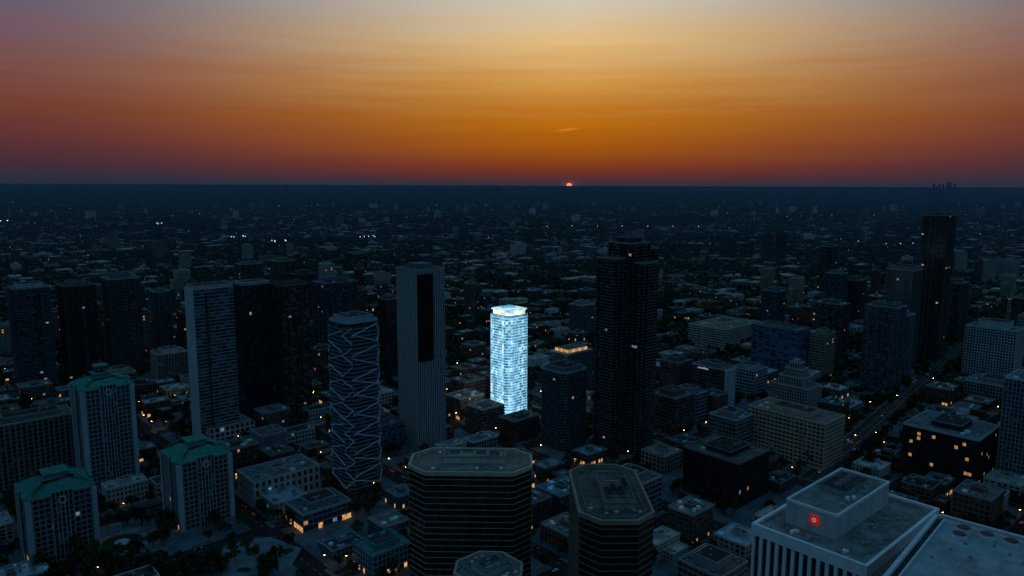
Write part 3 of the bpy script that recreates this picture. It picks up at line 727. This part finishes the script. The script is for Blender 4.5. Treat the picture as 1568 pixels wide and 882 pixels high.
nz=N.new('ShaderNodeTexNoise'); nz.inputs['Scale'].default_value=1.6; nz.inputs['Detail'].default_value=4; L.new(mpn.outputs[0],nz.inputs['Vector'])
eld=mth('ADD',el,mth('MULTIPLY',mth('SUBTRACT',nz.outputs['Fac'],.5),mth('MULTIPLY',mth('MINIMUM',mth('ABSOLUTE',el),6),.36)))
ef=mth('DIVIDE',mth('ADD',eld,.25),30,clamp=True)
def ramp(st):
    rp=N.new('ShaderNodeValToRGB'); cr=rp.color_ramp
    cr.elements[0].position=st[0][0]/30; cr.elements[0].color=s2l(st[0][1])
    cr.elements[1].position=st[-1][0]/30; cr.elements[1].color=s2l(st[-1][1])
    for p,c in st[1:-1]:
        e=cr.elements.new(p/30); e.color=s2l(c)
    L.new(ef,rp.inputs[0]); return rp.outputs[0]
Z=(48,98,136)
C=ramp([(0,(46,50,66)),(.35,(66,48,56)),(.8,(98,46,42)),(1.5,(126,56,28)),(2.9,(160,84,12)),(4.9,(184,108,16)),(7.7,(208,150,70)),(10.5,(226,188,128)),(13.2,(210,200,180)),(18,(120,138,156)),(28,Z)])
Sd=ramp([(0,(34,46,66)),(.6,(46,46,62)),(1.5,(68,45,57)),(3,(94,49,52)),(5,(114,62,50)),(7.7,(122,78,74)),(10.5,(108,88,104)),(13.2,(92,94,118)),(28,Z)])
Ea=ramp([(0,(22,42,62)),(5,(32,56,80)),(14,(40,76,108)),(28,Z)])
def mix(f,a,b_):
    m=N.new('ShaderNodeMix'); m.data_type='RGBA'; L.new(f,m.inputs[0]); L.new(a,m.inputs[6]); L.new(b_,m.inputs[7]); return m.outputs[2]
def sstep(v,a,b_):
    m=N.new('ShaderNodeMapRange'); m.interpolation_type='SMOOTHSTEP'; m.inputs['From Min'].default_value=a; m.inputs['From Max'].default_value=b_; L.new(v,m.inputs[0]); return m.outputs[0]
f1=sstep(da,-3,40); f2=sstep(da,42,95)
col=mix(f2,mix(f1,C,Sd),Ea)
sx=mth('DIVIDE',mth('SUBTRACT',az,4.35),.22); sy=mth('DIVIDE',mth('SUBTRACT',el,-.2),.21)
dd=mth('SQRT',mth('ADD',mth('MULTIPLY',sx,sx),mth('MULTIPLY',sy,sy)))
disc=sstep(dd,1.1,.8)
def gauss(a0,e0,wa,we,amp,tilt=0):
    gx=mth('DIVIDE',mth('SUBTRACT',az,a0),wa); ee=mth('SUBTRACT',el,mth('ADD',e0,mth('MULTIPLY',mth('SUBTRACT',az,a0),tilt)))
    gy=mth('DIVIDE',ee,we); return mth('MULTIPLY',mth('EXPONENT',mth('MULTIPLY',mth('ADD',mth('MULTIPLY',gx,gx),mth('MULTIPLY',gy,gy)),-1)),amp)
halo=gauss(4.35,-.1,.5,.25,.1); wisp=gauss(4.2,4.0,.75,.08,.34,.1)
def add(a,f,c):
    vm=N.new('ShaderNodeVectorMath'); vm.operation='SCALE'; vm.inputs[0].default_value=c; L.new(f,vm.inputs['Scale'])
    v2=N.new('ShaderNodeVectorMath'); v2.operation='ADD'; L.new(a,v2.inputs[0]); L.new(vm.outputs[0],v2.inputs[1]); return v2.outputs[0]
col=add(col,halo,(1,.12,.03)); col=add(col,wisp,(1,.2,.02)); col=add(col,disc,(1,.3,.1))
L.new(col,bg.inputs['Color']); bg.inputs['Strength'].default_value=1
sl=bpy.data.lights.new('sun','SUN'); sl.energy=.06; sl.color=(1,.45,.2); sl.angle=math.radians(.5)
so=bpy.data.objects.new('sun',sl); sc.collection.objects.link(so)
sa,se=math.radians(4.3),math.radians(1.5)
dirv=Vector((math.sin(sa)*math.cos(se),math.cos(sa)*math.cos(se),math.sin(se)))
so.rotation_euler=dirv.to_track_quat('Z','Y').to_euler()
# ---------------------------------------------------------------- camera
cd=bpy.data.cameras.new('camera'); cd.lens=26; cd.sensor_width=36; cd.clip_start=1; cd.clip_end=200000
co=bpy.data.objects.new('camera',cd); sc.collection.objects.link(co)
co.matrix_world=Matrix.Translation((0,0,260))@Euler((math.radians(90-8.1),0,0)).to_matrix().to_4x4()@Matrix.Rotation(math.radians(.22),4,'Z')
sc.camera=co
print('lowrise',nb,'trees',len(near))
